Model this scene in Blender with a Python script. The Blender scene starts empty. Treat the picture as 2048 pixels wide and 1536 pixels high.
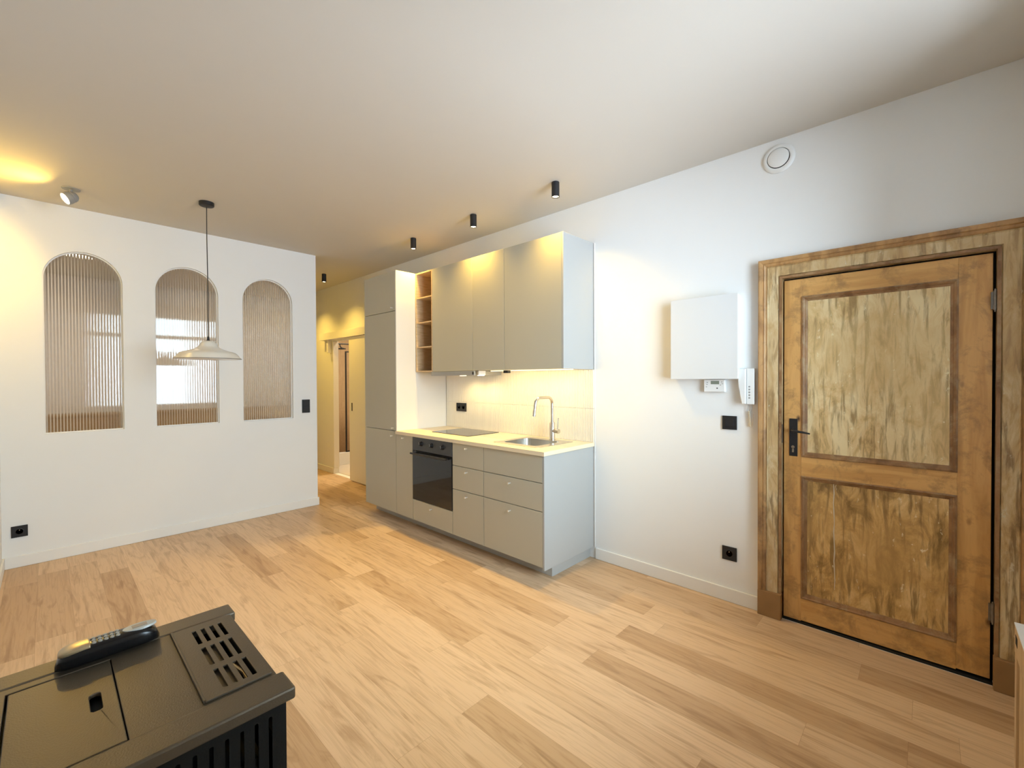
import bpy, bmesh, math, random
from mathutils import Vector, Matrix
random.seed(7)
C = bpy.context.scene.collection
PI = math.pi
# ---------------------------------------------------------------- camera, world, exposure
cam_d = bpy.data.cameras.new('camera')
cam = bpy.data.objects.new('camera', cam_d); C.objects.link(cam)
yaw, pitch, roll = 0.812492, -0.0116854, -0.0042948
f = Vector((math.sin(yaw)*math.cos(pitch), math.cos(yaw)*math.cos(pitch), math.sin(pitch)))
r = Vector((math.cos(yaw), -math.sin(yaw), 0)); u = r.cross(f)
r2 = r*math.cos(roll)+u*math.sin(roll); u2 = -r*math.sin(roll)+u*math.cos(roll)
M = Matrix((r2, u2, -f)).transposed().to_4x4(); M.translation = Vector((0, 0, 1.45))
cam.matrix_world = M
cam_d.sensor_width = 36; cam_d.lens = 881.783/2048*36; cam_d.clip_start = 0.02
bpy.context.scene.camera = cam
vs = bpy.context.scene.view_settings
bpy.context.scene.cycles.sample_clamp_indirect = 6.0
vs.view_transform = 'Standard'; vs.look = 'None'; vs.exposure = 0.03; vs.gamma = 1; vs.use_curve_mapping = False
SKY = 19.5          # daylight seen through the windows
SPOT_W = 21.0; GIMBAL_W = 26.0; HOOD_W = 1.5; LED_W = 4.0; BATH_W = 46.0; BED_FILL_W = 26.0
WARM = (1.0, 0.63, 0.11); WARM2 = (1.0, 0.76, 0.36)
w = bpy.data.worlds.new('world'); bpy.context.scene.world = w; w.use_nodes = True
nt = w.node_tree; bg = nt.nodes['Background']
tc = nt.nodes.new('ShaderNodeTexCoord'); sp = nt.nodes.new('ShaderNodeSeparateXYZ')
rp = nt.nodes.new('ShaderNodeValToRGB'); mr = nt.nodes.new('ShaderNodeMapRange')
nt.links.new(tc.outputs['Generated'], sp.inputs[0]); nt.links.new(sp.outputs[2], mr.inputs[0])
mr.inputs[1].default_value = -1; mr.inputs[2].default_value = 1
nt.links.new(mr.outputs[0], rp.inputs[0]); nt.links.new(rp.outputs[0], bg.inputs[0])
e = rp.color_ramp.elements
e[0].position = 0.40; e[0].color = (0.78, 0.92, 1.08, 1)
e[1].position = 0.55; e[1].color = (0.71, 0.90, 1.03, 1)
bg.inputs[1].default_value = SKY

def area(name, loc, target, sx, sy, power, col, portal=False, spread=PI):
    l = bpy.data.lights.new(name, 'AREA'); l.shape = 'RECTANGLE'; l.size = sx; l.size_y = sy
    l.energy = power; l.color = col; l.spread = spread
    if portal: l.cycles.is_portal = True
    o = bpy.data.objects.new(name, l); C.objects.link(o); o.location = loc
    d = Vector(target)-Vector(loc); o.rotation_euler = d.to_track_quat('-Z', 'Y').to_euler()
    return o
area('window_portal', (1.715, -0.57, 1.82), (1.715, 1, 1.82), 1.58, 1.84, 1, (1, 1, 1), True)

# ---------------------------------------------------------------- dimensions
XK = 3.033; YL = 5.149; H = 2.88; XL = -0.25; YW = -0.40; XH = 2.15
XF = 2.404; CT = 0.935

# ---------------------------------------------------------------- materials
def nodes(name):
    m = bpy.data.materials.new(name); m.use_nodes = True
    t = m.node_tree; return m, t, t.nodes['Principled BSDF']
def mat(name, col, rough=0.6, metal=0.0, spec=0.5, noise=0.0, nscale=6, bump=0.0, bscale=60, emit=None, estr=0, coat=0):
    m, t, b = nodes(name)
    b.inputs['Base Color'].default_value = (*col, 1); b.inputs['Roughness'].default_value = rough
    b.inputs['Metallic'].default_value = metal; b.inputs['Specular IOR Level'].default_value = spec
    b.inputs['Coat Weight'].default_value = coat
    co = t.nodes.new('ShaderNodeTexCoord')
    n = t.nodes.new('ShaderNodeTexNoise'); n.inputs['Scale'].default_value = nscale; n.inputs['Detail'].default_value = 4
    t.links.new(co.outputs['Object'], n.inputs['Vector'])
    mx = t.nodes.new('ShaderNodeMix'); mx.data_type = 'RGBA'
    k = 1-noise
    mx.inputs[6].default_value = (col[0]*k, col[1]*k, col[2]*k, 1); mx.inputs[7].default_value = (min(1, col[0]*(1+noise)), min(1, col[1]*(1+noise)), min(1, col[2]*(1+noise)), 1)
    t.links.new(n.outputs['Fac'], mx.inputs[0]); t.links.new(mx.outputs[2], b.inputs['Base Color'])
    if bump:
        n2 = t.nodes.new('ShaderNodeTexNoise'); n2.inputs['Scale'].default_value = bscale; n2.inputs['Detail'].default_value = 3
        t.links.new(co.outputs['Object'], n2.inputs['Vector'])
        bp = t.nodes.new('ShaderNodeBump'); bp.inputs['Strength'].default_value = bump; bp.inputs['Distance'].default_value = 0.002
        t.links.new(n2.outputs['Fac'], bp.inputs['Height']); t.links.new(bp.outputs['Normal'], b.inputs['Normal'])
    if emit:
        b.inputs['Emission Color'].default_value = (*emit, 1); b.inputs['Emission Strength'].default_value = estr
    return m

def ramp(t, stops):
    rr = t.nodes.new('ShaderNodeValToRGB'); el = rr.color_ramp.elements
    while len(el) < len(stops): el.new(0.5)
    for i, (p, c) in enumerate(stops): el[i].position = p; el[i].color = (*c, 1)
    return rr
def mixc(t, fac, a, b, mode='MIX'):
    mx = t.nodes.new('ShaderNodeMix'); mx.data_type = 'RGBA'; mx.blend_type = mode
    for i, v in ((0, fac), (6, a), (7, b)):
        if hasattr(v, 'links') or isinstance(v, bpy.types.NodeSocket): t.links.new(v, mx.inputs[i])
        elif isinstance(v, tuple): mx.inputs[i].default_value = (*v, 1)
        else: mx.inputs[i].default_value = v
    return mx.outputs[2]
def mapping(t, scale, loc=(0, 0, 0)):
    co = t.nodes.new('ShaderNodeTexCoord'); mp = t.nodes.new('ShaderNodeMapping')
    mp.inputs['Scale'].default_value = scale; mp.inputs['Location'].default_value = loc
    t.links.new(co.outputs['Object'], mp.inputs[0]); return mp.outputs[0]
def noise(t, vec, scale, detail=5, dist=0.0, rough=0.5):
    n = t.nodes.new('ShaderNodeTexNoise'); n.inputs['Scale'].default_value = scale
    n.inputs['Detail'].default_value = detail; n.inputs['Distortion'].default_value = dist; n.inputs['Roughness'].default_value = rough
    t.links.new(vec, n.inputs['Vector']); return n.outputs['Fac']

def wood(name, c1, c2, scale=(1, 1, 1), rough=0.55, knots=None, detail=6, wear=None):
    """pine / birch: noise stretched along the grain, optional knots and wear patches"""
    m, t, b = nodes(name)
    v = mapping(t, scale)
    g = noise(t, v, 6, detail, 0.6)
    rr = ramp(t, [(0.38, c2), (0.56, c1)]); t.links.new(g, rr.inputs[0])
    fine = noise(t, v, 40, 3)
    out = mixc(t, 0.35, rr.outputs[0], mixc(t, fine, (c2[0]*.8, c2[1]*.8, c2[2]*.8), c1))
    if knots:
        vo = t.nodes.new('ShaderNodeTexVoronoi'); vo.inputs['Scale'].default_value = knots
        t.links.new(mapping(t, (1, 1, .55)), vo.inputs['Vector'])
        kr = ramp(t, [(0.03, (1, 1, 1)), (0.09, (0, 0, 0))]); t.links.new(vo.outputs['Distance'], kr.inputs[0])
        out = mixc(t, kr.outputs[0], out, (0.06, 0.022, 0.008))
    if wear:
        wn = noise(t, mapping(t, (2, 2, 2)), 4, 8, 0.4, .7)
        wr = ramp(t, [(0.50, (0, 0, 0)), (0.66, (.75, .75, .75))]); t.links.new(wn, wr.inputs[0])
        out = mixc(t, wr.outputs[0], out, wear)
    t.links.new(out, b.inputs['Base Color']); b.inputs['Roughness'].default_value = rough
    bp = t.nodes.new('ShaderNodeBump'); bp.inputs['Strength'].default_value = .35; bp.inputs['Distance'].default_value = .002
    t.links.new(g, bp.inputs['Height']); t.links.new(bp.outputs[0], b.inputs['Normal'])
    return m

def mottled(name, light, mid, dark, flake=(0.75, 0.66, 0.45), lo=.36, hi=.60, vstretch=.45, seed=0, rough=.5):
    """scraped old paint on wood: blotches, vertical scratches, dark stains, light flakes"""
    m, t, b = nodes(name)
    n1 = noise(t, mapping(t, (1, 1, vstretch), (seed, seed, seed)), 9, 9, 0.7, .68)
    r1 = ramp(t, [(lo, dark), ((lo+hi)/2, mid), (hi, light)]); t.links.new(n1, r1.inputs[0])
    n2 = noise(t, mapping(t, (3, 3, .35), (seed+3, 0, 0)), 12, 6, 0.5, .6)
    r2_ = ramp(t, [(.50, (0, 0, 0)), (.62, (.8, .8, .8))]); t.links.new(n2, r2_.inputs[0])
    out = mixc(t, r2_.outputs[0], r1.outputs[0], dark)
    n4 = noise(t, mapping(t, (1, 1, 1), (seed, 7, 2)), 2.4, 4, 0.3)
    r4 = ramp(t, [(.45, (0, 0, 0)), (.60, (.55, .55, .55))]); t.links.new(n4, r4.inputs[0])
    out = mixc(t, r4.outputs[0], out, mid)
    n3 = noise(t, mapping(t, (1, 1, .5), (0, seed, 0)), 34, 8, .3, .7)
    r3 = ramp(t, [(.62, (0, 0, 0)), (.67, (.9, .9, .9))]); t.links.new(n3, r3.inputs[0])
    out = mixc(t, r3.outputs[0], out, flake)
    t.links.new(out, b.inputs['Base Color']); b.inputs['Roughness'].default_value = rough
    bp = t.nodes.new('ShaderNodeBump'); bp.inputs['Strength'].default_value = .5; bp.inputs['Distance'].default_value = .002
    t.links.new(n3, bp.inputs['Height']); t.links.new(bp.outputs[0], b.inputs['Normal'])
    return m

def floor_mat():
    m, t, b = nodes('oak_planks')
    co = t.nodes.new('ShaderNodeTexCoord'); s = t.nodes.new('ShaderNodeSeparateXYZ'); t.links.new(co.outputs['Object'], s.inputs[0])
    def mth(op, a, b_=None, c=None):
        n = t.nodes.new('ShaderNodeMath'); n.operation = op
        for i, v in enumerate((a, b_, c)):
            if v is None: continue
            if isinstance(v, (int, float)): n.inputs[i].default_value = v
            else: t.links.new(v, n.inputs[i])
        return n.outputs[0]
    W, L = 0.16, 1.22
    xr = mth('DIVIDE', mth('ADD', s.outputs[0], 3.1), W)        # object origin at the world's origin
    row = mth('FLOOR', xr); fx = mth('FRACT', xr)
    wn = t.nodes.new('ShaderNodeTexWhiteNoise'); wn.noise_dimensions = '1D'; t.links.new(row, wn.inputs['W'])
    yr = mth('ADD', mth('DIVIDE', s.outputs[1], L), mth('MULTIPLY', wn.outputs['Value'], 7.3))
    pid = mth('FLOOR', yr); fy = mth('FRACT', yr)
    cb = t.nodes.new('ShaderNodeCombineXYZ'); t.links.new(row, cb.inputs[0]); t.links.new(pid, cb.inputs[1])
    w2 = t.nodes.new('ShaderNodeTexWhiteNoise'); w2.noise_dimensions = '3D'; t.links.new(cb.outputs[0], w2.inputs['Vector'])
    sc = t.nodes.new('ShaderNodeVectorMath'); sc.operation = 'MULTIPLY_ADD'
    sc.inputs[1].default_value = (6.5, 0.8, 1); t.links.new(co.outputs['Object'], sc.inputs[0])
    off = t.nodes.new('ShaderNodeVectorMath'); off.operation = 'SCALE'; off.inputs[3].default_value = 37; t.links.new(w2.outputs['Color'], off.inputs[0])
    t.links.new(off.outputs[0], sc.inputs[2])
    g = noise(t, sc.outputs[0], 2.2, 6, 1.6, .55)
    sc2 = t.nodes.new('ShaderNodeVectorMath'); sc2.operation = 'MULTIPLY'; sc2.inputs[1].default_value = (1, .32, 1); t.links.new(sc.outputs[0], sc2.inputs[0])
    gf = noise(t, sc2.outputs[0], 12, 5, 1.0, .55)
    base = ramp(t, [(0, (0.48, 0.315, 0.178)), (.35, (0.60, 0.42, 0.262)), (1, (0.70, 0.51, 0.335))]); t.links.new(w2.outputs['Value'], base.inputs[0])
    gr = ramp(t, [(.34, (.70, .64, .58)), (.49, (1, 1, 1)), (.70, (1.0, .98, .95))]); t.links.new(g, gr.inputs[0])
    c = mixc(t, .75, base.outputs[0], gr.outputs[0], 'MULTIPLY')
    gr2 = ramp(t, [(.38, (.70, .64, .58)), (.52, (1, 1, 1))]); t.links.new(gf, gr2.inputs[0])
    c = mixc(t, .42, c, gr2.outputs[0], 'MULTIPLY')
    ex = mth('MINIMUM', mth('MULTIPLY', fx, W), mth('MULTIPLY', mth('SUBTRACT', 1, fx), W))
    ey = mth('MINIMUM', mth('MULTIPLY', fy, L), mth('MULTIPLY', mth('SUBTRACT', 1, fy), L))
    gap = mth('LESS_THAN', mth('MINIMUM', ex, ey), 0.0007)
    c = mixc(t, mth('MULTIPLY', gap, .45), c, (.20, .11, .05))
    t.links.new(c, b.inputs['Base Color']); b.inputs['Roughness'].default_value = .42
    b.inputs['Specular IOR Level'].default_value = .35
    bp = t.nodes.new('ShaderNodeBump'); bp.inputs['Strength'].default_value = .12; bp.inputs['Distance'].default_value = .001
    t.links.new(gf, bp.inputs['Height']); t.links.new(bp.outputs[0], b.inputs['Normal'])
    return m

def glass_mat(name, col=(1, 1, 1), rough=0.0, ior=1.5):
    m, t, b = nodes(name)
    b.inputs['Base Color'].default_value = (*col, 1); b.inputs['Roughness'].default_value = rough
    b.inputs['Transmission Weight'].default_value = 1; b.inputs['IOR'].default_value = ior
    return m
def clear_pane(name):
    m, t, b = nodes(name); t.nodes.remove(b)
    o = t.nodes['Material Output']; tr = t.nodes.new('ShaderNodeBsdfTransparent'); gl = t.nodes.new('ShaderNodeBsdfGlossy')
    gl.inputs['Roughness'].default_value = 0.01; fr = t.nodes.new('ShaderNodeFresnel'); fr.inputs[0].default_value = 1.45
    mx = t.nodes.new('ShaderNodeMixShader'); t.links.new(fr.outputs[0], mx.inputs[0]); t.links.new(tr.outputs[0], mx.inputs[1])
    t.links.new(gl.outputs[0], mx.inputs[2]); t.links.new(mx.outputs[0], o.inputs[0]); return m
def lamp_mat(name, col, s):
    m, t, b = nodes(name)
    b.inputs['Base Color'].default_value = (.9, .9, .9, 1)
    b.inputs['Emission Color'].default_value = (*col, 1); b.inputs['Emission Strength'].default_value = s; return m

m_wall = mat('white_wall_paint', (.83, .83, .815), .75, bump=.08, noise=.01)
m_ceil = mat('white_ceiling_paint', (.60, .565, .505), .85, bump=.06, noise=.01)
m_floor = floor_mat()
m_trim = mat('white_trim_paint', (.84, .83, .80), .45)
m_front = mat('greige_matt_lacquer', (.46, .438, .35), .5, noise=.01)
m_carc = mat('white_melamine', (.80, .79, .76), .45)
m_side = mat('greige_daylight_tone', (.415, .415, .40), .5, noise=.01)  # same greige as the fronts, with cool daylight put into the colour
m_side2 = mat('side_panel_hood_lit_tone', (.74, .71, .65), .5, noise=.01)  # side panel colour lightened to stand for the hood light on it
m_top = mat('pale_birch_laminate', (.80, .68, .48), .4, noise=.05, nscale=30)
m_birch = wood('birch_veneer', (.68, .50, .30), (.56, .38, .20), (1.5, 6, 12), .5)
m_dark = mat('black_enamel', (.018, .018, .02), .32)
m_oven = mat('anthracite_metal', (.055, .058, .062), .38, metal=.2)
m_ovgl = mat('black_oven_glass', (.012, .012, .012), .05, spec=.6)
m_hob = mat('black_ceramic_hob', (.03, .03, .028), .09, spec=.8)
m_hood = mat('grey_hood_metal', (.40, .40, .39), .4, metal=.6)
m_steel = mat('brushed_steel', (.62, .60, .56), .28, metal=1)
m_knob = mat('pale_nickel_knob', (.72, .67, .58), .35, metal=.5)
m_chrome = mat('satin_nickel', (.70, .66, .60), .22, metal=1)
m_blk = mat('matt_black_plastic', (.016, .016, .018), .5, spec=.35)
m_gloss = mat('glossy_black_plastic', (.008, .008, .009), .22, spec=.4)
m_blk2 = mat('black_plastic_recess', (.008, .008, .009), .35)
m_cord = mat('black_cord', (.02, .018, .016), .6)
m_shade = mat('cream_enamel', (.76, .72, .64), .28, coat=.3)
m_rim = mat('dark_rim_enamel', (.12, .09, .06), .4)
m_tile = mat('cream_glazed_tile', (.82, .76, .63), .22, noise=.01)
m_white = mat('white_plastic', (.82, .82, .80), .35)
m_white2 = mat('white_coated_metal', (.70, .71, .71), .5)
m_lcd = mat('grey_lcd', (.22, .25, .20), .3)
m_grey = mat('grey_plastic', (.30, .30, .29), .4)
m_beigecord = mat('beige_coiled_cord', (.66, .55, .38), .6)
m_stove = mat('dark_grey_steel_warm_lit_tone', (.125, .100, .068), .40, metal=.45, spec=.5, bump=.25, bscale=400)  # lighter brown tint stands for warm ceiling light reflected in the top
m_stoveb = mat('black_stove_body', (.009, .011, .0115), .42, metal=0, spec=.22, bump=.2, bscale=300)
m_soot_shade = mat('black_inside_and_gap_shade', (.006, .006, .006), .8)  # stove inside, also the black of shaded gaps
m_brass = mat('brass_rod', (.65, .48, .25), .3, metal=1)
m_silver = mat('worn_gold_silver_plastic', (.55, .43, .26), .3, metal=.6)
m_key = mat('silver_keys', (.45, .43, .38), .35, metal=.3)
m_lcdpale = mat('pale_display_oval', (.50, .52, .50), .25)
m_lcdbrown = mat('brownish_display', (.36, .30, .24), .25)
m_pine = wood('stripped_pine_upright', (.72, .41, .14), (.54, .275, .08), (3, 3, .35), .42, knots=6, wear=(.30, .165, .06))
m_pineh = wood('stripped_pine_rail', (.74, .43, .15), (.56, .29, .085), (3, .35, 3), .42, knots=5, wear=(.32, .18, .065))
m_pined = wood('dark_pine_moulding', (.34, .18, .075), (.17, .08, .03), (2.5, 2.5, 1.2), .45, wear=(.42, .30, .16))
m_panel_up = mottled('scraped_paint_upper_panel', (.84, .69, .40), (.70, .50, .23), (.30, .19, .07), (.88, .80, .55), .30, .56, .5, 0)
m_panel_lo = mottled('scraped_paint_lower_panel', (.82, .58, .26), (.60, .36, .12), (.22, .125, .038), (.85, .74, .48), .34, .66, .5, 5)
m_case = mottled('weathered_casing_paint', (.68, .55, .33), (.52, .35, .16), (.20, .12, .05), (.64, .58, .42), .30, .58, .35, 9)
m_caseo = wood('casing_edge_pine', (.52, .30, .12), (.28, .14, .05), (2.5, 2.5, .6), .45, wear=(.16, .085, .04))
m_chest = wood('light_brown_chest', (.42, .30, .16), (.33, .22, .11), (.4, 3, 3), .5)
m_block = mat('plain_brown_block', (.30, .165, .065), .5, noise=.15, nscale=15)
m_putty = mat('white_putty', (.66, .60, .48), .6)
m_iron = mat('worn_grey_iron', (.22, .20, .18), .4, metal=.8, noise=.3, nscale=80)
m_oak = wood('pale_oak_cover', (.62, .44, .25), (.50, .33, .17), (3, 3, .3), .5)
m_btile = mottled('beige_bath_tile', (.62, .47, .30), (.58, .43, .27), (.50, .36, .22), (.65, .52, .36), .3, .7, 1, 2, .3)
m_bfloor = mat('pale_bath_floor', (.70, .62, .52), .35, noise=.06)
m_glow = lamp_mat('warm_lamp_lens', (1.0, .80, .48), 10)
m_glow2 = lamp_mat('gimbal_lamp_lens', (1.0, .84, .62), 10)
m_led = lamp_mat('warm_led_strip', (1.0, .80, .45), 2.2)
m_flute = glass_mat('fluted_glass', (.97, .96, .94), 0.03, 1.55)
m_pane = clear_pane('clear_window_glass')
m_bed = mat('bedroom_wall_paint', (.74, .73, .72), .8)

# ---------------------------------------------------------------- mesh helpers
class MB:
    def __init__(s): s.v = []; s.f = []
    def add(s, vs_, fs):
        n = len(s.v); s.v += [tuple(v) for v in vs_]; s.f += [tuple(i+n for i in q) for q in fs]; return s
    def box(s, x0, x1, y0, y1, z0, z1):
        x0, x1 = sorted((x0, x1)); y0, y1 = sorted((y0, y1)); z0, z1 = sorted((z0, z1))
        return s.add([(x0,y0,z0),(x1,y0,z0),(x1,y1,z0),(x0,y1,z0),(x0,y0,z1),(x1,y0,z1),(x1,y1,z1),(x0,y1,z1)],
              [(0,3,2,1),(4,5,6,7),(0,1,5,4),(1,2,6,5),(2,3,7,6),(3,0,4,7)])
    def lathe(s, c, prof, axis='z', seg=40, d=None):
        """prof: (radius, distance along axis)"""
        c = Vector(c)
        ax = Vector(d).normalized() if d is not None else {'x': Vector((1,0,0)), 'y': Vector((0,1,0)), 'z': Vector((0,0,1))}[axis]
        a = ax.orthogonal().normalized(); b = ax.cross(a)
        vs_ = []; fs = []
        for (rr, h) in prof:
            for k in range(seg):
                an = 2*PI*k/seg; vs_.append(c+ax*h+(a*math.cos(an)+b*math.sin(an))*max(rr, 1e-5))
        n = len(prof)
        for i in range(n-1):
            for k in range(seg):
                k2 = (k+1) % seg
                fs.append((i*seg+k, i*seg+k2, (i+1)*seg+k2, (i+1)*seg+k))
        if prof[0][0] > 1e-4: fs.append(tuple(reversed(range(seg))))
        if prof[-1][0] > 1e-4: fs.append(tuple((n-1)*seg+k for k in range(seg)))
        return s.add(vs_, fs)
    def cyl(s, p0, p1, ra, rb=None, seg=24):
        p0 = Vector(p0); p1 = Vector(p1); d = p1-p0
        return s.lathe(p0, [(ra, 0), (ra if rb is None else rb, d.length)], seg=seg, d=d)
    def tube(s, pts, rad, seg=12):
        pts = [Vector(p) for p in pts]; n = len(pts); vs_ = []; fs = []
        t0 = (pts[1]-pts[0]).normalized(); a = t0.orthogonal().normalized()
        for i, p in enumerate(pts):
            t = (pts[min(i+1, n-1)]-pts[max(i-1, 0)]).normalized()
            a = (a-t*a.dot(t)).normalized(); b = t.cross(a)
            rr = rad[i] if isinstance(rad, (list, tuple)) else rad
            for k in range(seg):
                an = 2*PI*k/seg; vs_.append(p+(a*math.cos(an)+b*math.sin(an))*rr)
        for i in range(n-1):
            for k in range(seg):
                k2 = (k+1) % seg; fs.append((i*seg+k, i*seg+k2, (i+1)*seg+k2, (i+1)*seg+k))
        fs.append(tuple(reversed(range(seg)))); fs.append(tuple((n-1)*seg+k for k in range(seg)))
        return s.add(vs_, fs)

def plate(outer, holes, d0, d1, plane):
    """flat plate with holes; plane 'yz' (thickness in x), 'xz' (thickness in y), 'xy' (thickness in z)"""
    cu = bpy.data.curves.new('tmp', 'CURVE'); cu.dimensions = '2D'; cu.fill_mode = 'BOTH'; cu.extrude = abs(d1-d0)/2
    for loop in [outer]+holes:
        spn = cu.splines.new('POLY'); spn.points.add(len(loop)-1)
        for p, q in zip(spn.points, loop): p.co = (q[0], q[1], 0, 1)
        spn.use_cyclic_u = True
    o = bpy.data.objects.new('tmp', cu); C.objects.link(o)
    dg = bpy.context.evaluated_depsgraph_get(); dg.update()
    me = bpy.data.meshes.new_from_object(o.evaluated_get(dg))
    md = (d0+d1)/2; mb = MB(); vs_ = []
    for v in me.vertices:
        a, b, c = v.co
        vs_.append({'yz': (md+c, a, b), 'xz': (a, md-c, b), 'xy': (a, b, md+c)}[plane])
    mb.add(vs_, [tuple(p.vertices) for p in me.polygons])
    bpy.data.objects.remove(o); bpy.data.curves.remove(cu); bpy.data.meshes.remove(me)
    return mb
def rect(a0, a1, b0, b1): return [(a0, b0), (a1, b0), (a1, b1), (a0, b1)]
def rrect(a0, a1, b0, b1, rd, n=5):
    out = []
    for (cx, cy, s0) in ((a1-rd, b0+rd, -PI/2), (a1-rd, b1-rd, 0), (a0+rd, b1-rd, PI/2), (a0+rd, b0+rd, PI)):
        for k in range(n+1): an = s0+PI/2*k/n; out.append((cx+rd*math.cos(an), cy+rd*math.sin(an)))
    return out
def arch(x0, x1, z0, zt, n=32):
    rr = (x1-x0)/2; cx = (x0+x1)/2; cz = zt-rr
    return [(x0, z0), (x1, z0)]+[(cx+rr*math.cos(PI*k/n), cz+rr*math.sin(PI*k/n)) for k in range(n+1)]

def base_of(o):
    while o.parent: o = o.parent
    return Vector(o.location)
def obj(name, mb, m, parent=None, bevel=0.0, smooth=False, origin=None, seg=2):
    me = bpy.data.meshes.new(name)
    vs_ = [Vector(v) for v in mb.v]
    if parent is not None: org = base_of(parent)
    elif origin is not None: org = Vector(origin)
    else:
        xs = [v.x for v in vs_]; ys = [v.y for v in vs_]; zs = [v.z for v in vs_]
        org = Vector(((min(xs)+max(xs))/2, (min(ys)+max(ys))/2, min(zs)))
    me.from_pydata([v-org for v in vs_], [], mb.f)
    b = bmesh.new(); b.from_mesh(me)
    bmesh.ops.remove_doubles(b, verts=b.verts, dist=1e-6)
    bmesh.ops.recalc_face_normals(b, faces=b.faces); b.to_mesh(me); b.free()
    o = bpy.data.objects.new(name, me); C.objects.link(o)
    me.materials.append(m)
    if parent is not None: o.parent = parent
    else: o.location = org
    if smooth:
        for p in me.polygons: p.use_smooth = True
        if smooth != 'all':
            me.set_sharp_from_angle(angle=math.radians(38))
    if bevel:
        md = o.modifiers.new('bevel', 'BEVEL'); md.width = bevel; md.segments = seg; md.limit_method = 'ANGLE'; md.angle_limit = math.radians(40)
    return o
def thing(name, label, cat, loc, group=None):
    o = bpy.data.objects.new(name, None); C.objects.link(o); o.location = loc; o.empty_display_size = .05
    o['label'] = label; o['category'] = cat
    if group: o['group'] = group
    return o
def tag(o, label, cat, group=None):
    o['label'] = label; o['category'] = cat
    if group: o['group'] = group
    return o
def struct(name, mb, m, bevel=0, smooth=False, origin=None, label=None, cat=None):
    o = obj(name, mb, m, None, bevel, smooth, origin); o['kind'] = 'structure'
    if label: o['label'] = label
    if cat: o['category'] = cat
    return o
def copy_tree(o, parent=None):
    c = o.copy(); C.objects.link(c)
    if parent: c.parent = parent
    for ch in [x for x in bpy.data.objects if x.parent == o]: copy_tree(ch, c)
    return c
def spot(name, loc, d, watts, col, angle, blend=.6, rad=.02, parent=None):
    l = bpy.data.lights.new(name, 'SPOT'); l.energy = watts*4; l.color = col; l.spot_size = math.radians(angle)
    l.spot_blend = blend; l.shadow_soft_size = rad
    o = bpy.data.objects.new(name, l); C.objects.link(o); o.location = loc
    o.rotation_euler = Vector(d).to_track_quat('-Z', 'Y').to_euler()
    if parent: o.parent = parent; o.location = Vector(loc)-base_of(parent)
    return o

# ================================================================ SETTING
struct('floor', MB().box(-.35, 5.2, -.8, 8.7, -.08, 0), m_floor, origin=(0, 0, 0), label='light oak plank floor running through the room and hall')
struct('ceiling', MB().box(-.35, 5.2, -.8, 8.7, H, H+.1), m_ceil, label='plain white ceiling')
# kitchen wall with the old door and the bathroom opening
struct('wall_right', plate([(-.8, 0), (8.7, 0), (8.7, H), (-.8, H)],
       [rect(-.245, .662, 0.001, 2.065), rect(5.75, 6.66, .001, 2.04)], XK, XK+.075, 'yz'), m_wall, label='white wall behind the kitchen units and the old door')
struct('wall_window', plate([(XL, 0), (XK, 0), (XK, H), (XL, H)], [rect(.93, 2.50, .91, 2.73)], YW-.26, YW, 'xz'), m_wall)
wl = MB().box(XL-.1, XL, -.8, 8.7, 0, H)
struct('wall_left', wl, m_wall)
arches = [(-.015, .468), (.69, 1.185), (1.40, 1.888)]
struct('wall_back', plate([(XL, 0), (XH, 0), (XH, H), (XL, H)], [arch(a, b, 1.022, 2.525) for a, b in arches], YL, YL+.12, 'xz'), m_wall,
       label='white partition wall with three arched openings')
struct('wall_hall', MB().box(XH-.1, XH, YL+.12, 8.5, 0, H), m_bed)
struct('wall_end', MB().box(XL, 5.2, 8.5, 8.6, 0, H), m_bed)
struct('wall_bathroom', MB().box(4.9, 5.0, 5.0, 8.5, 0, H).box(XK+.075, 4.9, 5.0, 5.1, 0, H), m_btile)
struct('trim_1', MB().box(XK+.075, 4.9, 8.40, 8.5, 0, H), m_btile, label='beige tiled back wall of the shower')
struct('trim_2', MB().box(XK+.078, 4.89, 5.1, 8.4, 0.0005, .006), m_bfloor, label='pale bathroom floor tiles')
# baseboards
def bb(name, x0, x1, y0, y1, zz=.088): return struct(name, MB().box(x0, x1, y0, y1, .0005, zz), m_trim, bevel=.003)
bb('baseboard_back', XL+.013, XH+.013, YL-.013, YL)
bb('baseboard_hall', XH, XH+.013, YL, 8.5)
bb('baseboard_left', XL, XL+.013, YW, YL)
bb('baseboard_right', XK-.013, XK, .766, 1.945)
bb('baseboard_far', XK-.014, XK, 6.68, 8.5)
bb('baseboard_window', 2.5, XK, YW, YW+.013)
bb('baseboard_jamb', XK-.014, XK+.075, 6.648, 6.66, .088)
# window behind the camera, lighting the room (seen only as a reflection in the arched panes)
wf = MB(); yf0, yf1 = -.65, -.59
wf.box(.93, .99, yf0, yf1, .91, 2.73).box(2.44, 2.50, yf0, yf1, .91, 2.73).box(.99, 2.44, yf0, yf1, .91, .98).box(.99, 2.44, yf0, yf1, 2.67, 2.73)
wf.box(.99, 2.44, yf0, yf1, 2.27, 2.34)
win = struct('window_1', wf, m_trim, bevel=.004, label='tall white framed window beside the camera')
obj('glass', MB().box(.99, 2.44, -.622, -.618, .98, 2.67), m_pane, win)
area('bedroom_fill_light', (.9, 6.6, H-.03), (.9, 6.6, 0), .5, .5, BED_FILL_W, (1.0, .82, .60))  # added fill light, no such source visible behind the panes
tag(obj('unseen_ceiling_lamp', MB().box(.62, 1.18, 6.32, 6.88, H-.02, H-.0005), m_white, None, .003), 'added unseen flat square lamp on the ceiling of the room behind the arched panes', 'lamp')  # unseen lamp body added to go with the fill light
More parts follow.
